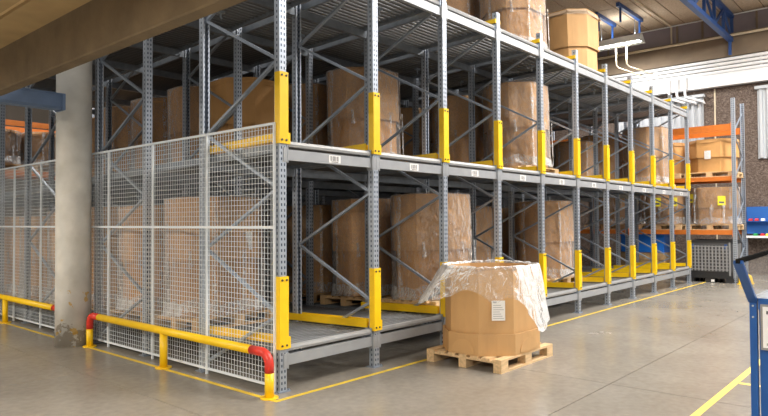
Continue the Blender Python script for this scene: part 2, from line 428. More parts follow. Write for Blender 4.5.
# roller lanes: rollers joined per lane, side rails, front roller bar
LEN = 9.1
b = MB(); y = .12
while y < LEN:
    b.tube([(-.565, y, .055-SL*y), (.565, y, .055-SL*y)], .026, 6, caps=False); y += .085
ROLL_M = b.mesh('roller', 'roller')
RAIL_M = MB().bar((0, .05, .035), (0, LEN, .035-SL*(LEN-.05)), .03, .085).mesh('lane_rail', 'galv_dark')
b = MB(); b.prism([(-.025, .030), (.03, .030), (.035, .055), (.03, .078), (.0, .088), (-.02, .080), (-.03, .055)], 'x', .075, W-.075)
b.box(.06, .075, -.035, .06, .0, .095, 1); b.box(W-.075, W-.06, -.035, .06, .0, .095, 1)
FRONT_M = b.mesh('entry_bar', ['roller_front', 'galv'])
GUIDE_M = [MB().bar((dx, .06, .135), (dx, 1.42, .135-SL*1.36), .012, .085).bar((dx-sg*.012, .06, .1), (dx-sg*.012, 1.2, .1-SL*1.14), .02, .01).mesh('lane_guide', 'yellow') for dx, sg in ((-.055, -1), (.055, 1))]
GUIDE_T = MB().bar((0, -.055, .165), (0, .5, .165-SL*.5), .15, .045).mesh('lane_guide', 'yellow')
for l in range(3):
    for i in range(NB):
        X = (i+.5)*W
        stuff(put(ROLL_M, 'rollers', rack, (X, 0, LV[l])))
        for s in (-.58, .58): put(RAIL_M, 'lane_rail', rack, (X+s, 0, LV[l]))
        put(FRONT_M, 'entry_bar', rack, (i*W, .01, LV[l]))
    for i in range(NB+1):
        if l == 2:
            for s in (-1, 1):
                put(MB().bar((s*.05, -.03, .15), (s*.05, .6, .15-SL*.6), .04, .06).mesh('lane_guide', 'yellow'), 'lane_guide', rack, (i*W, 0, LV[l]))
            continue
        for s in (0, 1):
            if (i, s) in ((0, 0), (NB, 1)): continue
            put(GUIDE_M[s], 'lane_guide', rack, (i*W, 0, LV[l]))
# yellow post guards
b = MB(); b.box(-.054, .054, -.058, -.05, 0, .70); b.box(-.054, -.046, -.05, .02, 0, .70); b.box(.046, .054, -.05, .02, 0, .70)
for z in (.035, .665):
    for x in (-.028, .028): b.tube([(x, -.058, z), (x, -.066, z)], .011, 8, 1)
GUARD = b.mesh('post_guard', ['yellow', 'bolt'])
BR = MB().box(.054, .09, -.045, .03, .0, .11).mesh('guard_bracket', 'yellow')
for i in range(NB+1):
    for z in (.41, 2.40):
        g = put(GUARD, 'post_guard', rack, (i*W, 0, z))
        put(BR, 'guard_bracket', g)
# hanging hooks under the top tier
hk = MB().tube([(0, 0, 0), (0, 0, -.07), (.02, 0, -.1)], .012, 6).box(-.05, .05, -.03, .03, -.03, 0).mesh('hook', 'galv')
for i in range(NB):
    for y in (0.5, 2.0): put(hk, 'hook', rack, ((i+.5)*W, y, LV[2]-SL*y-.02))

# ------------------------------------------------------------------ wire mesh fence beside the rack
XF = -0.066; P = 1.152
fence = empty('wire_mesh_fence', 'tall white wire mesh fence bolted to the end of the rack', 'fence', (XF, 0, 0))
FY = [0.03+P*k for k in range(9)]; ZT = 2.605; ZB = 0.06
post = MB().box(-.011, .011, -.011, .011, 0, ZT).mesh('fence_post', 'white_wire')
for y in FY: put(post, 'fence_post', fence, (0, y, 0))
b = MB()
y = .05
while y < P-.02:
    b.bar((0, y, ZB), (0, y, ZT-.01), .0036, .0036); y += .05
z = ZB+.053
while z < ZT-.02:
    b.bar((.004, .014, z), (.004, P-.014, z), .0036, .0036); z += .053
WIRE = b.mesh('wire_mesh', 'white_wire')
rails = {n: MB().box(-.010, .010, .014, P-.014, z-h, z+h).mesh(n, 'white_wire') for n, z, h in (('top_rail', ZT-.012, .012), ('middle_rail', 1.585, .0135), ('bottom_rail', ZB, .011))}
for y in FY[:-1]:
    stuff(put(WIRE, 'wire_mesh', fence, (0, y, 0)))
    for n, me in rails.items(): put(me, n, fence, (0, y, 0))

# ------------------------------------------------------------------ yellow guard rails
def bend(c, r, a0, a1, n=6):  # arc in YZ plane
    return [(0, c[0]+r*math.cos(math.radians(a0+(a1-a0)*k/n)), c[1]+r*math.sin(math.radians(a0+(a1-a0)*k/n))) for k in range(n+1)]
def guard_rail(y0, y1, x, label, mids, red=True):
    g = empty('guard_rail', label, 'guard rail', (x, y0, 0), 0, 'yellow floor guard rails')
    L = y1-y0; H = .415; R = .11; r = .043
    MB().tube([(0, R+.16, H), (0, L-R-.16, H)], r, 14).obj('rail', 'yellow', g)
    for s in (0, 1):
        arc = bend((R, H-R), R, 180, 90)
        pts = [(0, 0, .235)]+arc+[(0, R+.16, H)]
        low = [(0, 0, .012), (0, 0, .235)]
        if s: pts = [(p[0], L-p[1], p[2]) for p in pts]; low = [(p[0], L-p[1], p[2]) for p in low]
        MB().tube(pts, r+.0005, 14).obj('red_end_bend', 'red' if red else 'yellow', g)
        MB().tube(low, r, 14).obj('post', 'yellow', g)
        MB().tube([(0, low[0][1], 0), (0, low[0][1], .012)], .085, 18).obj('foot_plate', 'yellow', g)
    for m in mids:
        MB().tube([(0, m-y0, .012), (0, m-y0, H-.03)], r, 14).obj('post', 'yellow', g)
        MB().tube([(0, m-y0, 0), (0, m-y0, .012)], .09, 18).obj('foot_plate', 'yellow', g)
guard_rail(-0.09, 3.68, -.225, 'yellow tubular guard rail with red bends between column and rack corner', [1.80])
guard_rail(4.55, 10.4, -.24, 'yellow tubular guard rail beyond the round concrete column', [6.80, 8.7])

# ------------------------------------------------------------------ painted floor lines
def fline(x0, x1, y0, y1, label, m='line_yellow'):
    tag(MB().box(x0, x1, y0, y1, 0, .0016).obj('floor_line', m), label, 'floor marking', 'yellow painted floor lines')
fline(-.27, 14.4, -.245, -.195, 'yellow painted floor line along the front of the flow rack')
fline(-.275, -.225, -.195, 3.76, 'yellow painted floor line under the guard rail with red bends')
fline(-.275, -.225, 4.27, 10.5, 'yellow painted floor line beyond the round column')
fline(-.5, 12.0, -3.268, -3.205, 'wide pale yellow floor line running past the blue cabinet', 'line_pale')
fline(3.12, 3.19, -5.4, -3.275, 'short yellow floor line branching off behind the blue cabinet', 'line_pale')

# ------------------------------------------------------------------ pallets and octagonal cartons
PLX, PLY = 1.2, 1.0
def pallet_parts():
    parts = []
    for k in range(7):
        y = -.5+.0+k*(1.0-.10)/6; parts.append(('deck_board', MB().box(-.6, .6, y, y+.10, .122, .144).mesh('deck_board', 'wood')))
    for x in (-.6, -.0725, .455): parts.append(('cross_board', MB().box(x, x+.145, -.5, .5, .1, .122).mesh('cross_board', 'wood')))
    for x in (-.6, -.0725, .455):
        for y in (-.5, -.05, .4): parts.append(('block', MB().box(x, x+.145, y, y+.1, .022, .1).mesh('block', 'wood')))
    for y in (-.5, -.05, .4): parts.append(('bottom_board', MB().box(-.6, .6, y, y+.1, 0, .022).mesh('bottom_board', 'wood')))
    return parts
PP = pallet_parts()
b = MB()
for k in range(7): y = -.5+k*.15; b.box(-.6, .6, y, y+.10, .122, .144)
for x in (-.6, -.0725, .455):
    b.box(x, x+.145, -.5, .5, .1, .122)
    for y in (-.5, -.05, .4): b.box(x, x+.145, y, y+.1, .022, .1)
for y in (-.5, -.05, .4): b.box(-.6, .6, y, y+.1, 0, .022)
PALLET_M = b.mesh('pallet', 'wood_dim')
def pallet(loc, label, detail=False, rz=0.0, rx=0.0, group='wooden pallets'):
    if detail:
        p = empty('pallet', label, 'pallet', loc, rz, group, rx)
        for n, me in PP: put(me, n, p)
    else:
        p = tag(put(PALLET_M, 'pallet', None, loc, rz, rx), label, 'pallet', group)
    return p
def octa(sx, sy, c, z, off=0.0, n=4, bulge=0.0, jit=0.0, seed=0):
    hx, hy = sx/2, sy/2
    cs = [(hx, -hy+c), (hx, hy-c), (hx-c, hy), (-hx+c, hy), (-hx, hy-c), (-hx, -hy+c), (-hx+c, -hy), (hx-c, -hy)]
    out = []
    for k in range(8):
        a, q = cs[k], cs[(k+1) % 8]
        d = Vector((q[0]-a[0], q[1]-a[1])); nn = Vector((d.y, -d.x)).normalized()
        for j in range(n):
            t = j/n; p = Vector(a)+d*t
            o = off+bulge*math.sin(math.pi*t)
            if jit: o += jit*noise.noise(Vector((p.x*4+seed, p.y*4, z*3)))
            rad = p.normalized()
            e = nn if j else rad
            out.append((p.x+e.x*o, p.y+e.y*o, z))
    return out
CH = .29
BOXC = {}
def carton_meshes(h, kind):
    key = (h, kind)
    if key in BOXC: return BOXC[key]
    sx, sy = 1.14, .97; seam = .5*h; res = {}
    cm = 'card'
    if kind == 'tall':       # plain, unwrapped, telescoped
        cm = 'card_light'; seam = .47*h
    if kind == 'floor': cm = 'card_light'; seam = .235
    lo, hi = (.012, -.022) if kind == 'floor' else (-.035, .012)
    b = MB(); zz = [0, seam*.5, seam]
    b.loft([octa(sx, sy, CH, z, lo, 4, .012) for z in zz], cap0=True)
    # closing lip between outer sleeve and inner sleeve
    b.loft([octa(sx, sy, CH, seam, lo, 4, .012), octa(sx, sy, CH, seam, lo-.02, 4, .012)])
    res['lower_sleeve'] = b.mesh('lower_sleeve', cm)
    b = MB()
    b.loft([octa(sx, sy, CH, z, hi, 4, .012*(1-k*.3)) for k, z in enumerate((seam-.05, (seam+h)/2, h))], cap1=(kind != 'floor'))
    if kind == 'floor':
        b.loft([octa(sx, sy, CH, z, -.032, 4, .006) for z in (h, seam)]); b.loft([octa(sx, sy, CH, h, -.022, 4, .0048), octa(sx, sy, CH, h, -.032, 4, .006)])
    res['upper_sleeve'] = b.mesh('upper_sleeve', 'card_top' if kind == 'wrap' else cm)
    if kind in ('lid', 'tall', 'plain'):
        b = MB(); d = .11 if kind == 'tall' else .09
        b.loft([octa(sx, sy, CH, h-d, .018, 4, .02, .02, 3), octa(sx, sy, CH, h-d*.4, .018, 4, .01), octa(sx, sy, CH, h+.006, -.004, 4, .0)], cap1=True)
        res['lid'] = b.mesh('lid', 'card_pale' if kind == 'tall' else cm)
        if kind == 'tall':   # loose top flaps sagging outwards
            r0 = octa(sx, sy, CH, h+.006, .0, 1)
            for k in range(8):
                a = Vector(r0[k]); q = Vector(r0[(k+1) % 8]); n_ = Vector(((q-a).y, -(q-a).x, 0)).normalized()
                dz = -.075-.04*((k*37) % 5)/5; ou = .035+.02*((k*53) % 3)
                f = MB(); f.v = [tuple(a), tuple(q), tuple(q+n_*ou+Vector((0, 0, dz))), tuple(a+n_*ou+Vector((0, 0, dz)))]
                f.v += [(x, y, z-.006) for x, y, z in f.v]
                for fc in ((0, 1, 2, 3), (7, 6, 5, 4), (0, 4, 5, 1), (1, 5, 6, 2), (2, 6, 7, 3), (3, 7, 4, 0)): f.face(list(fc))
                res['flap%d' % k] = f.mesh('flap', 'card_pale')
    if kind in ('wrap', 'lid'):
        b = MB(); rings = []; rows = 16
        for k in range(rows+1):
            t = k/rows; z = .006+(h+.004)*t
            fl = .026+.035*max(0, 1-t*5)**1.5
            ring = octa(sx, sy, CH, z, fl, 5, .012, .012, 11)
            if k == 0: ring = [(x, y, z+.004*noise.noise(Vector((x*6, y*6, 2)))) for x, y, z in ring]
            rings.append(ring)
        rings.append(octa(sx, sy, CH, h+.018, -.05, 5, 0, .01, 5)); rings.append(octa(sx*.8, sy*.8, CH*.8, h+.016, -.05, 5))
        b.loft(rings, smooth=True)
        # film folds up the corners, whitened to stand in for highlight streaks
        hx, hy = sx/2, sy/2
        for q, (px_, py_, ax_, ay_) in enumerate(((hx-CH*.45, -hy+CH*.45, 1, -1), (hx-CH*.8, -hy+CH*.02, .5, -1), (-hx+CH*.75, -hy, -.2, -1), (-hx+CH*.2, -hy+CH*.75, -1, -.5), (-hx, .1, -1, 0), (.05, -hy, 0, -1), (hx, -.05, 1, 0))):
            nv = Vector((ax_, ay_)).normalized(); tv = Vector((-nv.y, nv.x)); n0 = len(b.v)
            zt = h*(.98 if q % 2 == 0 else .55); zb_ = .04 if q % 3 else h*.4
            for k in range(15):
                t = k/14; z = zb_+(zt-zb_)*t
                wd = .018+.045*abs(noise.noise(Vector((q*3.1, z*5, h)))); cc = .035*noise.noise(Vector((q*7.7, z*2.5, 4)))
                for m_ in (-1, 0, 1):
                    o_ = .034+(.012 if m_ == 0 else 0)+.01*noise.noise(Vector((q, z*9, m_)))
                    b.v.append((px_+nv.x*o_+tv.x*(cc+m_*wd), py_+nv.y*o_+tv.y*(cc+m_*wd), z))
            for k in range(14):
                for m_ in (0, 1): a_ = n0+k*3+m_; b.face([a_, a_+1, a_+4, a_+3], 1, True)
        res['stretch_wrap'] = b.mesh('stretch_wrap', ['film', 'film_glint'])
        b = MB()
        b.loft([[(x, y, max(.004, zq+.09*noise.noise(Vector((x*5, y*5, zq*4+h))))) for x, y, zq in octa(sx, sy, CH, z, o_, 6, .0, j_, 21)] for z, o_, j_ in ((.17, .03, .01), (.11, .036, .02), (.07, .045, .03), (.035, .06, .04), (.006, .05, .05))], smooth=True)
        res['film_skirt'] = b.mesh('film_skirt', 'film_thick')
    BOXC[key] = res; return res
PLATE = MB().box(-.075, .075, -.0015, 0, -.11, .11)
for k in range(7): PLATE.box(-.06, .06-(k*29 % 4)*.015, -.002, -.0015, -.09+k*.024, -.082+k*.024, 1)
PLATE.box(-.06, -.02, -.002, -.0015, .085, .10, 1)
PLATE_M = PLATE.mesh('paper_label', ['paper', 'print_grey'])
YPLATE_M = MB().box(-.09, .09, -.0015, 0, -.12, .12).box(-.06, .06, -.002, -.0015, -.07, -.02, 1).mesh('yellow_label', ['label_yellow', 'print'])
def carton(loc, h, kind, label, rz=0.0, rx=0.0, plates=(), group=None):
    c = empty('octagonal_carton', label, 'carton', loc, rz, group, rx)
    for n, me in carton_meshes(h, kind).items(): put(me, 'flap' if n.startswith('flap') else n, c)
    for me, p, a in plates: put(me, me.name.split('.')[0], c, p, a)
    return c
ORD = ['first', 'second', 'third', 'fourth', 'fifth', 'sixth', 'seventh', 'eighth', 'ninth', 'tenth']
TIER = ['lower', 'middle', 'top']
ROLLTOP = .083
def lane_z(l, y): return LV[l]+ROLLTOP-SL*y
TILT = -math.atan(SL)
SPOTS = {  # (tier, lane): [(y of front face, height, kind), ...]
    (0, 0): [(1.62, 1.42, 'wrap'), (2.82, 1.38, 'wrap'), (4.02, 1.42, 'wrap'), (5.22, 1.42, 'wrap'), (6.42, 1.38, 'wrap'), (7.62, 1.42, 'wrap')],
    (0, 2): [(0.22, 1.45, 'wrap'), (1.45, 1.45, 'wrap'), (2.68, 1.42, 'wrap')],
    (0, 4): [(1.5, 1.38, 'wrap'), (2.7, 1.38, 'wrap')],
    (0, 5): [(0.5, 1.45, 'wrap'), (1.75, 1.38, 'wrap')],
    (1, 1): [(2.7, 1.28, 'plain'), (3.92, 1.36, 'wrap'), (5.15, 1.38, 'lid'), (6.4, 1.42, 'wrap'), (7.6, 1.38, 'wrap')],
    (1, 2): [(1.55, 1.45, 'wrap'), (2.78, 1.42, 'wrap')],
    (1, 4): [(0.33, 1.45, 'wrap'), (1.55, 1.42, 'wrap'), (2.78, 1.38, 'wrap')],
    (1, 8): [(1.7, 1.1, 'lid')],
    (1, 9): [(0.3, 1.42, 'wrap'), (1.5, 1.38, 'lid')],
    (2, 4): [(0.38, 1.45, 'wrap'), (1.6, 1.42, 'wrap')],
    (2, 6): [(0.5, 1.38, 'tall')],
}
for (l, i), lst in SPOTS.items():
    for n, (yf, h, kind) in enumerate(lst):
        X = (i+.5)*W; Y = yf+.485; z = lane_z(l, Y)
        place = '%s lane from the mesh fence, %s tier, %s in line' % (ORD[i], TIER[l], ORD[n])
        pallet((X, Y, z), 'wooden pallet on rollers, '+place, detail=(n == 0 and yf < .6), rx=TILT)
        look = {'wrap': 'film-wrapped brown carton', 'lid': 'film-wrapped lidded carton', 'plain': 'unwrapped lidded carton', 'tall': 'unwrapped tan carton with flaps'}[kind]
        pl = []
        if (l, i, n) == (0, 0, 0): pl = [(PLATE_M, (.12, -.503, h*.62), 0), (PLATE_M, (.578, -.05, h*.62), math.pi/2)]
        if (l, i, n) == (0, 2, 0): pl = [(PLATE_M, (.465, -.385, h*.58), math.radians(45))]
        if (l, i, n) == (1, 9, 0): pl = [(PLATE_M, (.465, -.385, h*.58), math.radians(45))]
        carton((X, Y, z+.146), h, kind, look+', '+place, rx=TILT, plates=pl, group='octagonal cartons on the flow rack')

# carton on a pallet on the floor with an open plastic liner
FX, FYY = 2.555, -0.765
pallet((FX, FYY, 0), 'pale wooden pallet standing on the floor in front of the flow rack', True, group='wooden pallets')
fc = carton((FX+.0, FYY+.0, .145), 0.96, 'floor', 'open octagonal carton with loose plastic liner on the floor pallet',
            plates=[(PLATE_M, (-.425, -.365, .50), math.radians(-45))])
H = 0.96
# curved locking flap pressed into the lower sleeve
def liner():
    b = MB(); rings = []; rows = 30; n = 12
    base = octa(1.14, .97, CH, 0, 0, n)
    M = len(base)
    for k in range(rows+1):
        s = k/rows; ring = []
        for idx, (x, y, _) in enumerate(base):
            th = math.atan2(y, x); rad = Vector((x, y)).normalized()
            # drop length and flare around the rim: long on the left and right, short at the front
            dl = math.degrees(th)
            def g(c, wd): 
                d = (dl-c+180) % 360-180; return math.exp(-(d/wd)**2)
            L = .27+.43*g(-75, 38)+.14*g(150, 32)+.25*g(20, 50)-.07*g(-168, 15)+.07*g(-143, 9)
            L *= 1+.22*noise.noise(Vector((x*5, y*5, 1.7)))
            flare = .04+.30*g(150, 36)+.06*g(-70, 32)
            wr = noise.noise(Vector((x*4, y*4, s*1.6)))*.6+noise.noise(Vector((x*9, y*9, s*2.5+3)))*.3
            fold = abs(math.sin(th*9+2.5*noise.noise(Vector((x*3, y*3, s*1.3)))))
            if s < .2:
                t = s/.2; off = -.05+.035*t; z = H-.16*(1-t)+.01*wr
            elif s < .3:
                t = (s-.2)/.1; off = -.015+.04*t; z = H+.02*math.sin(math.pi*t)+.012*fold+.02*max(0, wr)
            else:
                t = (s-.3)/.7; off = .022+flare*(t**.9)*.9+.035*t*fold+.03*max(0, wr)*min(1, t*3); z = H-L*t-.0+.015*wr
            ring.append((x+rad.x*off, y+rad.y*off, z))
        rings.append(ring)
    b.loft(rings, smooth=True)
    return b.mesh('plastic_liner', 'film_bag')
put(liner(), 'plastic_liner', fc)
for k, (cx_, cy_, a_, wd_) in enumerate(((-.432, -.347, -45, .17), (0, -.504, 0, .2), (.432, -.347, 45, .17), (-.589, 0, -90, .15))):
    f = MB(); pts = [(wd_*math.cos(math.pi*q/10), .02+.15*math.sin(math.pi*q/10)) for q in range(11)]
    f.prism(pts, 'y', -.006, 0); f.obj('locking_flap', 'card_light', fc, (cx_, cy_, 0), math.radians(a_))

# ------------------------------------------------------------------ orange pallet racks
def orange_rack(name, label, loc, rz, bays, bw, levels, height, mesh_end=False):
    """front along local +x, depth towards local +y"""
    r = empty(name, label, 'rack', loc, rz)
    um = MB(); t = .004
    um.box(-.045, .045, 0, t, .008, height).box(-.045, -.041, t, .07, .008, height).box(.041, .045, t, .07, .008, height).box(-.07, .07, -.02, .09, 0, .008)
    m = um.mesh('upright', ['galv_holes'])
    D = 1.1
    for k in range(bays+1):
        put(m, 'upright', r, (k*bw, 0, 0)); o = put(m, 'upright', r, (k*bw, D, 0), math.pi)
        z = .3; q = 0
        while z+.6 < height:
            a, c = (.06, D-.06) if q % 2 == 0 else (D-.06, .06)
            MB().bar((0, a, z), (0, c, z+.6), .025, .03, (1, 0, 0)).obj('brace', 'galv', r, (k*bw, 0, 0)); z += .6; q += 1
    for k in range(bays):
        for z0, z1 in levels:
            for y in (.02, D-.02):
                b = MB().box(.05, bw-.05, y-.025, y+.025, z0, z1)
                for x in (.045, bw-.055): b.box(x, x+.01, y-.035, y+.035, z0-.05, z1+.03)
                b.obj('beam', 'orange', r, (k*bw, 0, 0))
    return r
# local x -> world -y?  rotate so that the front faces -X : local +x = world -Y, local +y = world +X
R90 = -math.pi/2
BW = 2.75; Y0 = -.93
orange_rack('pallet_rack', 'pallet rack with orange beams near the end wall', (14.1, Y0+2*BW, 0), R90, 2, BW, [(1.25, 1.37), (2.65, 2.76), (3.95, 4.12)], 4.78)
def on_orange(y, z, h, kind, label, plates=(), plabel=None, sy=1):
    pallet((14.66, y, z), plabel, True, R90, group='pallets on the orange rack')
    carton((14.66, y, z+.146), h, kind, label, R90, plates=plates, group='cartons on the orange rack')
on_orange(-.33, 2.76, .86, 'plain', 'lidded carton on the upper orange beam beside the outer upright', [(PLATE_M, (-.02, -.515, .45), 0)], 'pallet on the upper orange beam beside the outer upright')
on_orange(.98, 2.76, .86, 'plain', 'lidded carton on the upper orange beam beside the middle upright', (), 'pallet on the upper orange beam beside the middle upright')
on_orange(-.33, 1.37, .98, 'wrap', 'wrapped carton with yellow labels on the lower orange beam, above the grey bin', [(YPLATE_M, (.30, -.53, .62), math.radians(10)), (YPLATE_M, (-.46, -.42, .70), math.radians(-45))], 'pallet on the lower orange beam above the grey bin')
on_orange(.98, 1.37, .98, 'wrap', 'wrapped carton with yellow label on the lower orange beam, above the blue bin', [(YPLATE_M, (.0, -.53, .62), 0), (YPLATE_M, (.42, -.46, .62), math.radians(45))], 'pallet on the lower orange beam above the blue bin')
on_orange(2.5, 1.37, .98, 'wrap', 'wrapped carton on the lower orange beam, inner bay', [(PLATE_M, (.1, -.53, .55), 0)], 'pallet on the lower orange beam, inner bay')

def bulk_bin(loc, rz, body, label, h=1.1):
    g = empty('plastic_bin', label, 'bin', loc, rz)
    b = MB(); x, y = .51, .55
    for s in (-1, 1):
        b.box(-x, x, s*y-.015, s*y+.015, .16, h-.04); b.box(s*x-.015, s*x+.015, -y, y, .16, h-.04)
    b.box(-x, x, -y, y, .15, .18)
    b.obj('bin_wall', 'plastic_dark', g)
    for k in range(11):
        xx = -.42+k*.84/10; MB().box(xx-.015, xx+.015, -y-.055, -y-.014, .3, h-.14).obj('rib', body, g)
    for k in range(8):
        zz = .34+k*(h-.50)/7; MB().box(-.455, .455, -y-.05, -y-.014, zz-.012, zz+.012).obj('rib', body, g)
    for k in range(9):
        yy = -.48+k*.12
        for s in (-1, 1): MB().box(min(s*(x+.015), s*(x+.03)), max(s*(x+.015), s*(x+.03)), yy-.012, yy+.012, .19, h-.1).obj('rib', body, g)
    MB().box(-x-.03, x+.03, -y-.035, -y+.02, h-.05, h).box(-x-.03, x+.03, y-.02, y+.035, h-.05, h).box(-x-.03, -x+.02, -y, y, h-.05, h).box(x-.02, x+.03, -y, y, h-.05, h).obj('rim', 'plastic_black', g)
    for sx in (-.48, 0, .48):
        for sy in (-.47, 0, .47): MB().box(sx-.1, sx+.1, sy-.1, sy+.1, .0, .12).obj('foot', 'plastic_black', g)
    MB().box(-x-.02, x+.02, -y-.02, y+.02, .11, .28).obj('base', 'plastic_black', g)
    for s in (-.40, .40): MB().box(s-.03, s+.03, -y-.045, -y-.02, h-.22, h-.1).obj('latch', 'truss_blue', g)
    MB().box(.04, .12, -y-.028, -y-.018, .02, .08).obj('tag', 'paper', g)
    for s in (-1, 1): MB().box(s*.49-.02, s*.49+.02, -y-.03, -y-.014, .19, h-.05).obj('corner_post', body, g)
    return g
bulk_bin((14.66, -.32, 0), R90, 'plastic_grey', 'grey ribbed plastic bulk bin under the orange rack')
# blue bin on a low crate under the rack
g = empty('blue_bin', 'bright blue plastic bin on a low wooden crate under the orange rack', 'bin', (14.75, 1.45, .735), R90)
b = MB()
for s in (-1, 1): b.box(-.58, .58, s*.5-.012, s*.5+.012, 0, .47).box(s*.58-.012, s*.58+.012, -.5, .5, 0, .47)
b.box(-.58, .58, -.5, .5, 0, .03); b.obj('bin_wall', 'bright_blue', g)
MB().box(-.61, .61, -.53, -.49, .45, .5).box(-.61, .61, .49, .53, .45, .5).box(-.61, -.57, -.5, .5, .45, .5).box(.57, .61, -.5, .5, .45, .5).obj('rim', 'bright_blue', g)
g = empty('wooden_crate', 'low brown wooden crate under the blue bin', 'crate', (14.75, 1.45, 0), R90)
for k in range(3): MB().box(-.6, .6, -.52, -.495, .1+k*.21, .1+k*.21+.195).obj('plank', 'wood_dim', g); MB().box(-.6, .6, .495, .52, .1+k*.21, .1+k*.21+.195).obj('plank', 'wood_dim', g)
for s in (-1, 1): MB().box(s*.59-.012, s*.59+.012, -.495, .495, .1, .72).obj('end_panel', 'wood_dim', g)
MB().box(-.6, .6, -.5, .5, .72, .735).obj('lid', 'wood_dim', g)
for s in (-.5, 0, .5): MB().box(s-.05, s+.05, -.5, .5, 0, .1).obj('runner', 'wood_dim', g)
# yellow corner block at the foot of the rack
b = MB(); b.prism([(-1.30, 0.02), (-1.03, 0.02), (-1.02, .27), (-1.1, .29), (-1.26, .20)], 'x', 13.98, 14.30); b.box(13.95, 14.4, -1.30, -1.0, 0, .02)
tag(b.obj('corner_guard', 'yellow'), 'yellow steel corner guard on the floor beside the grey bin', 'guard')
# second orange rack behind the flow rack
orange_rack('pallet_rack', 'pallet rack with orange beams behind the flow rack', (0.1, 10.6, 0), 0, 2, BW, [(2.70, 2.82), (3.82, 3.94)], 4.8)
for k, (x, z, h) in enumerate(((.78, 2.82, .76), (2.10, 2.82, .78), (3.55, 2.82, .74), (4.85, 2.82, .78))):
    pallet((x, 11.15, z), 'pallet on the rear orange rack, %s from the outer upright' % ORD[k], False, group='pallets on the rear rack')
    carton((x, 11.15, z+.146), h, 'lid', 'lidded carton on the rear orange rack, %s from the outer upright' % ORD[k], group='cartons on the rear rack')

# ------------------------------------------------------------------ end wall fittings
g = empty('wall_trunking', 'white multi-pipe trunking along the end wall above the orange rack', 'trunking', (XW, 0, 0))
MB().box(-.22, .0, -9, 8, 5.74, 6.12).obj('lower_duct', 'white_paint', g)
for k in range(4): MB().tube([(-.13, -9, 6.19+k*.12), (-.13, 8, 6.19+k*.12)], .052, 12).obj('pipe', 'white_paint', g)
for y in (-4, -1.0, 2.0, 5): MB().box(-.06, 0, y-.03, y+.03, 6.12, 6.62).obj('bracket', 'white_paint', g)
for k in range(3):
    y = 1.55-k*.24
    tag(MB().tube([(XW-.28, y, 6.15), (XW-.28, y, 5.62), (XW-.26, y-.03, 5.52), (XW-.17, y-.50, 5.33), (XW-.16, y-.53, 5.26)], .04, 10).obj('drop_pipe', 'white_paint'), 'white bent pipe dropping from the wall trunking behind the orange rack', 'pipe', 'white drop pipes')
def ribbed(y0, y1, z0, z1, label):
    g = empty('ribbed_panel', label, 'panel', (XW, y0, z0))
    MB().box(-.04, 0, 0, y1-y0, 0, z1-z0).obj('backing', 'panel_grey', g)
    n = max(3, int((y1-y0)/.19))
    for k in range(n):
        y = (k+.5)*(y1-y0)/n; MB().prism([(-.04, y-.06), (-.11, y-.035), (-.11, y+.035), (-.04, y+.06)], 'z', .02, z1-z0-.06).obj('rib', 'panel_grey', g)
    MB().box(-.16, 0, -.05, y1-y0+.05, z1-z0-.06, z1-z0+.03).obj('top_rail', 'panel_grey', g)
    return g
ribbed(0.60, 3.4, 3.2, 5.55, 'grey ribbed wall panel behind the upper orange beam')
ribbed(-3.6, -0.88, 3.45, 5.58, 'grey ribbed wall panel beside the outer upright of the orange rack')
# blue backed shelf
g = empty('wall_shelf', 'blue-backed workshop shelf on the end wall beside the orange rack', 'shelf', (XW, 0, 0))
MB().box(-.08, 0, -3.2, -.55, 1.22, 2.02).obj('back_panel', 'shelf_blue', g)
MB().box(-.45, 0, -3.2, -.50, 1.10, 1.16).obj('shelf_board', 'white_paint', g)
MB().box(-.30, -.08, -3.2, -.55, 1.58, 1.60).obj('upper_board', 'shelf_blue', g)
for y in (-.6, -1.9, -3.1): MB().box(-.42, -.36, y-.03, y+.03, 0, 1.10).obj('leg', 'galv', g)
for k, (y, z, m) in enumerate(((-.68, 1.60, 'red'), (-.84, 1.60, 'red'), (-1.0, 1.60, 'paper'), (-.8, 1.16, 'green'), (-.98, 1.16, 'red'), (-1.12, 1.16, 'label_yellow'), (-1.2, 1.6, 'red'))):
    b = MB(); b.prism([(-.29, z), (-.12, z), (-.12, z+.07), (-.20, z+.07), (-.29, z+.035)], 'y', y-.045, y+.045)
    nm = {'red': 'red', 'paper': 'white', 'green': 'green', 'label_yellow': 'yellow'}[m]
    tag(b.obj('parts_tray', m, None, (XW, 0, 0)), 'small %s parts tray on the %s board of the blue wall shelf' % (nm, 'upper' if z > 1.5 else 'lower'), 'tray', 'parts trays on the wall shelf')
# pipes along the end wall and ceiling
tag(MB().tube([(XW-.3, -9, 7.22), (XW-.3, 8, 7.22)], .035, 10).obj('wall_pipe', 'pipe_cream'), 'long cream pipe along the brown concrete wall beam', 'pipe')
tag(MB().tube([(XW-.1, -9, 7.90), (XW-.1, 2.6, 7.90)], .022, 8).obj('conduit', 'white_paint'), 'thin pale conduit where the end wall meets the ceiling', 'conduit')
tag(MB().tube([(9, 1.52, ZC-.03), (XW-.08, 1.52, ZC-.03), (XW-.04, 1.52, ZC-.08), (XW-.04, 1.52, 7.35)], .028, 8).obj('ceiling_pipe', 'pipe_cream'), 'cream pipe crossing the ceiling panels and dropping down the end wall', 'pipe')
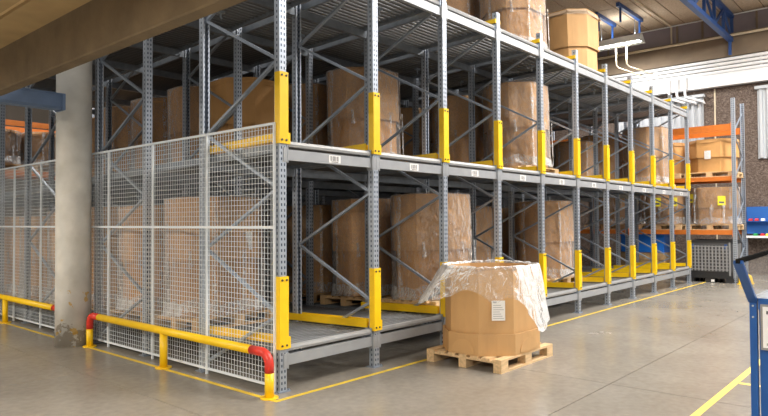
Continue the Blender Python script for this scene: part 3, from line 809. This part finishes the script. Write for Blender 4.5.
# blue roof trusses
def truss(y, x0, x1, zb, label, zt=ZC-.03):
    g = empty('roof_truss', label, 'truss', (x0, y, zb), 0, 'blue roof trusses'); L = x1-x0; H = zt-zb
    MB().box(0, L, -.07, .07, 0, .12).obj('bottom_chord', 'truss_blue', g)
    MB().box(0, L, -.07, .07, H-.1, H).obj('top_chord', 'truss_blue', g)
    n = max(2, int(L/1.0))
    for k in range(n):
        a, c = k*L/n, (k+1)*L/n
        pts = ((a, .1), (c, H-.08)) if k % 2 == 0 else ((a, H-.08), (c, .1))
        MB().bar((pts[0][0], 0, pts[0][1]), (pts[1][0], 0, pts[1][1]), .06, .06, (0, 1, 0)).obj('web_bar', 'truss_blue', g)
        MB().box(c-.04, c+.04, -.04, .04, .1, H-.08).obj('web_post', 'truss_blue', g)
    return g
t = truss(-.23, 1.0, XW-.02, 7.05, 'deep blue steel roof truss meeting the end wall')
MB().box(XW-1.0-.32, XW-1.0-.26, -.04, .04, -.42, 0).obj('hanger', 'truss_blue', t)
for y, x0, x1, nm in ((1.98, 14.07, 16.06, 'before the far luminaire'), (2.80, 14.5, 15.99, 'behind the far luminaire')):
    g = empty('ceiling_bracket', 'short blue steel bracket under the ceiling panels '+nm, 'bracket', (x0, y, 7.83), 0, 'blue ceiling brackets')
    MB().box(0, x1-x0, -.05, .05, 0, .11).obj('bar', 'truss_blue', g)
    for x in (.2, x1-x0-.2): MB().box(x-.025, x+.025, -.025, .025, -.42, 0).obj('hanger', 'truss_blue', g)
# luminaires with their own light, plus an upward fill added to brighten ceilings
def luminaire(x, y, z, L, watts, label, ztop, along='y', col_=(1, .975, .945)):
    g = empty('luminaire', label, 'lamp', (x, y, z), 0 if along == 'y' else math.pi/2, 'tube luminaires')
    hw, hh = (.30, .24) if x > 15 else (.16, .1)
    MB().prism([(-hw, 0), (-.05, hh), (.05, hh), (hw, 0), (hw-.01, 0), (.045, hh-.015), (-.045, hh-.015), (-hw+.01, 0)], 'y', -L/2, L/2).obj('housing', 'housing', g)
    if x > 15:
        for s in (-1, 1): MB().prism([(-hw, 0), (-.05, hh), (.05, hh), (hw, 0)], 'y', s*L/2-.01, s*L/2+.01).obj('end_cap', 'housing', g)
    for s in (-.06, .06): MB().tube([(s, -L/2+.03, .02), (s, L/2-.03, .02)], .02, 8).obj('tube', 'tube_light', g)
    for s in (-L/2+.2, L/2-.2): MB().tube([(0, s, .1), (0, s, ztop-z-.03)], .008, 5).obj('suspension', 'galv', g)
    la = bpy.data.lights.new('lamp_light', 'AREA'); la.shape = 'RECTANGLE'; la.size = .3; la.size_y = L; la.energy = watts; la.color = col_
    lo = bpy.data.objects.new('lamp_light', la); COL.objects.link(lo); lo.parent = g; lo.location = (0, 0, -.03)
    lu = bpy.data.lights.new('ceiling_fill', 'AREA'); lu.shape = 'RECTANGLE'; lu.size = .12; lu.size_y = L; lu.energy = watts*(UPF if x < 15 else .06); lu.color = col_
    lo = bpy.data.objects.new('ceiling_fill', lu); COL.objects.link(lo); lo.parent = g; lo.location = (0, 0, hh+.03); lo.rotation_euler = (math.pi, 0, 0)
    return g
UPF = .28
luminaire(15.6, 2.56, 7.11, 1.45, LAMP_HIGH*.6, 'fluorescent luminaire hanging over the far end of the flow rack', ZC)
for k, (x, y, nm) in enumerate(((3.2, -3.7, 'aisle near the floor carton'), (8.2, -3.7, 'middle of the aisle'), (13.2, -3.7, 'far end of the aisle'), (5.5, -7.2, 'open floor'), (11, -7.2, 'open floor by the end wall'))):
    luminaire(x, y, 7.5, 3.0, LAMP_HIGH*(.85 if x < 4 else 1.5 if x > 12 else 1.1), 'long fluorescent luminaire hanging over the '+nm, ZC, 'y')
luminaire(1.6, 9.6, 6.9, 3.0, LAMP_HIGH*.45, 'unseen luminaire added to brighten the rear orange rack', ZC)  # extra lamp out of view, added to lift the dark rear rack
for x, y, nm in ((-4.8, -1.5, 'walkway beside the fence'), (-2.6, -7.5, 'rear of the walkway'), (-4.8, 5.0, 'walkway beyond the column')):
    luminaire(x, y, 3.36, 1.5, LAMP_LOW, 'fluorescent luminaire under the mezzanine over the '+nm, ZS, 'y', (1, .93, .82))
for k in range(2):
    y = 2.66-k*.32
    tag(MB().tube([(15.7, y, 7.05), (15.7, y, 6.52), (15.8, y-.05, 6.44), (16.6, y-.42, 6.3), (16.7, y-.47, 6.3)], .019, 8).obj('hanging_pipe', 'pipe_cream'), 'thin bent cream pipe hanging below the far luminaire', 'pipe', 'cream hanging pipes')

# ------------------------------------------------------------------ blue cabinet at the right
g = empty('document_cabinet', 'blue steel document cabinet with clear hood beside the pale floor line', 'cabinet', (.60, -3.875, 0))
D = .62; Wd = 1.1; ZD = 1.14
MB().box(.02, D, -Wd+.05, -.05, .1, ZD-.02).obj('body', 'cart_blue', g)
for x in (0, D-.05):
    for y in (-.04, -Wd): MB().box(x, x+.04, y, y+.04, 0, ZD).obj('corner_post', 'cart_blue', g)
MB().box(0, D, -Wd, 0, ZD-.02, ZD).obj('desk_top', 'galv_dark', g)
MB().box(-.008, .01, -Wd+.05, -.05, ZD-.07, ZD-.0).obj('front_rail', 'cart_blue', g)
for z in (ZD-.05, ZD-.12): MB().tube([(0, -.02, z), (-.008, -.02, z)], .006, 8).obj('bolt', 'bolt_light', g)
TIPX, TIPZ = -.78, 1.386
for y in (-.02, -Wd+.02):
    pn = 'side_pane'
    b = MB(); b.prism([(0.0, ZD), (D, ZD), (D, TIPZ+.02), (TIPX+.40, TIPZ)], 'y', y-.004, y+.004)
    b.obj(pn, 'plexi', g)
    MB().bar((0.0, y, ZD-.02), (TIPX+.40, y, TIPZ), .022, .05, (0, 1, 0)).obj('hood_arm', 'cart_blue', g)
    MB().bar((TIPX+.385, y, TIPZ+.004), (D, y, TIPZ+.024), .022, .026).obj('edge_strip', 'rubber_black', g)
# framed notice on the front
fr = MB().box(-.012, 0.018, -.60, -.062, .82, 1.105).obj('notice', 'plastic_grey', g)
MB().box(-.016, -.012, -.585, -.075, .835, 1.09).obj('sheet', 'white_paint', fr)
MB().box(-.018, -.016, -.45, -.105, .885, 1.03).obj('picture', 'bright_blue', fr)
MB().box(-.0195, -.018, -.30, -.12, .885, .95).obj('picture', 'red', fr)
MB().box(-.018, -.016, -.55, -.095, 1.045, 1.065).obj('heading', 'print', fr)
MB().box(-.018, -.016, -.55, -.095, .85, .865).obj('caption', 'print_grey', fr)
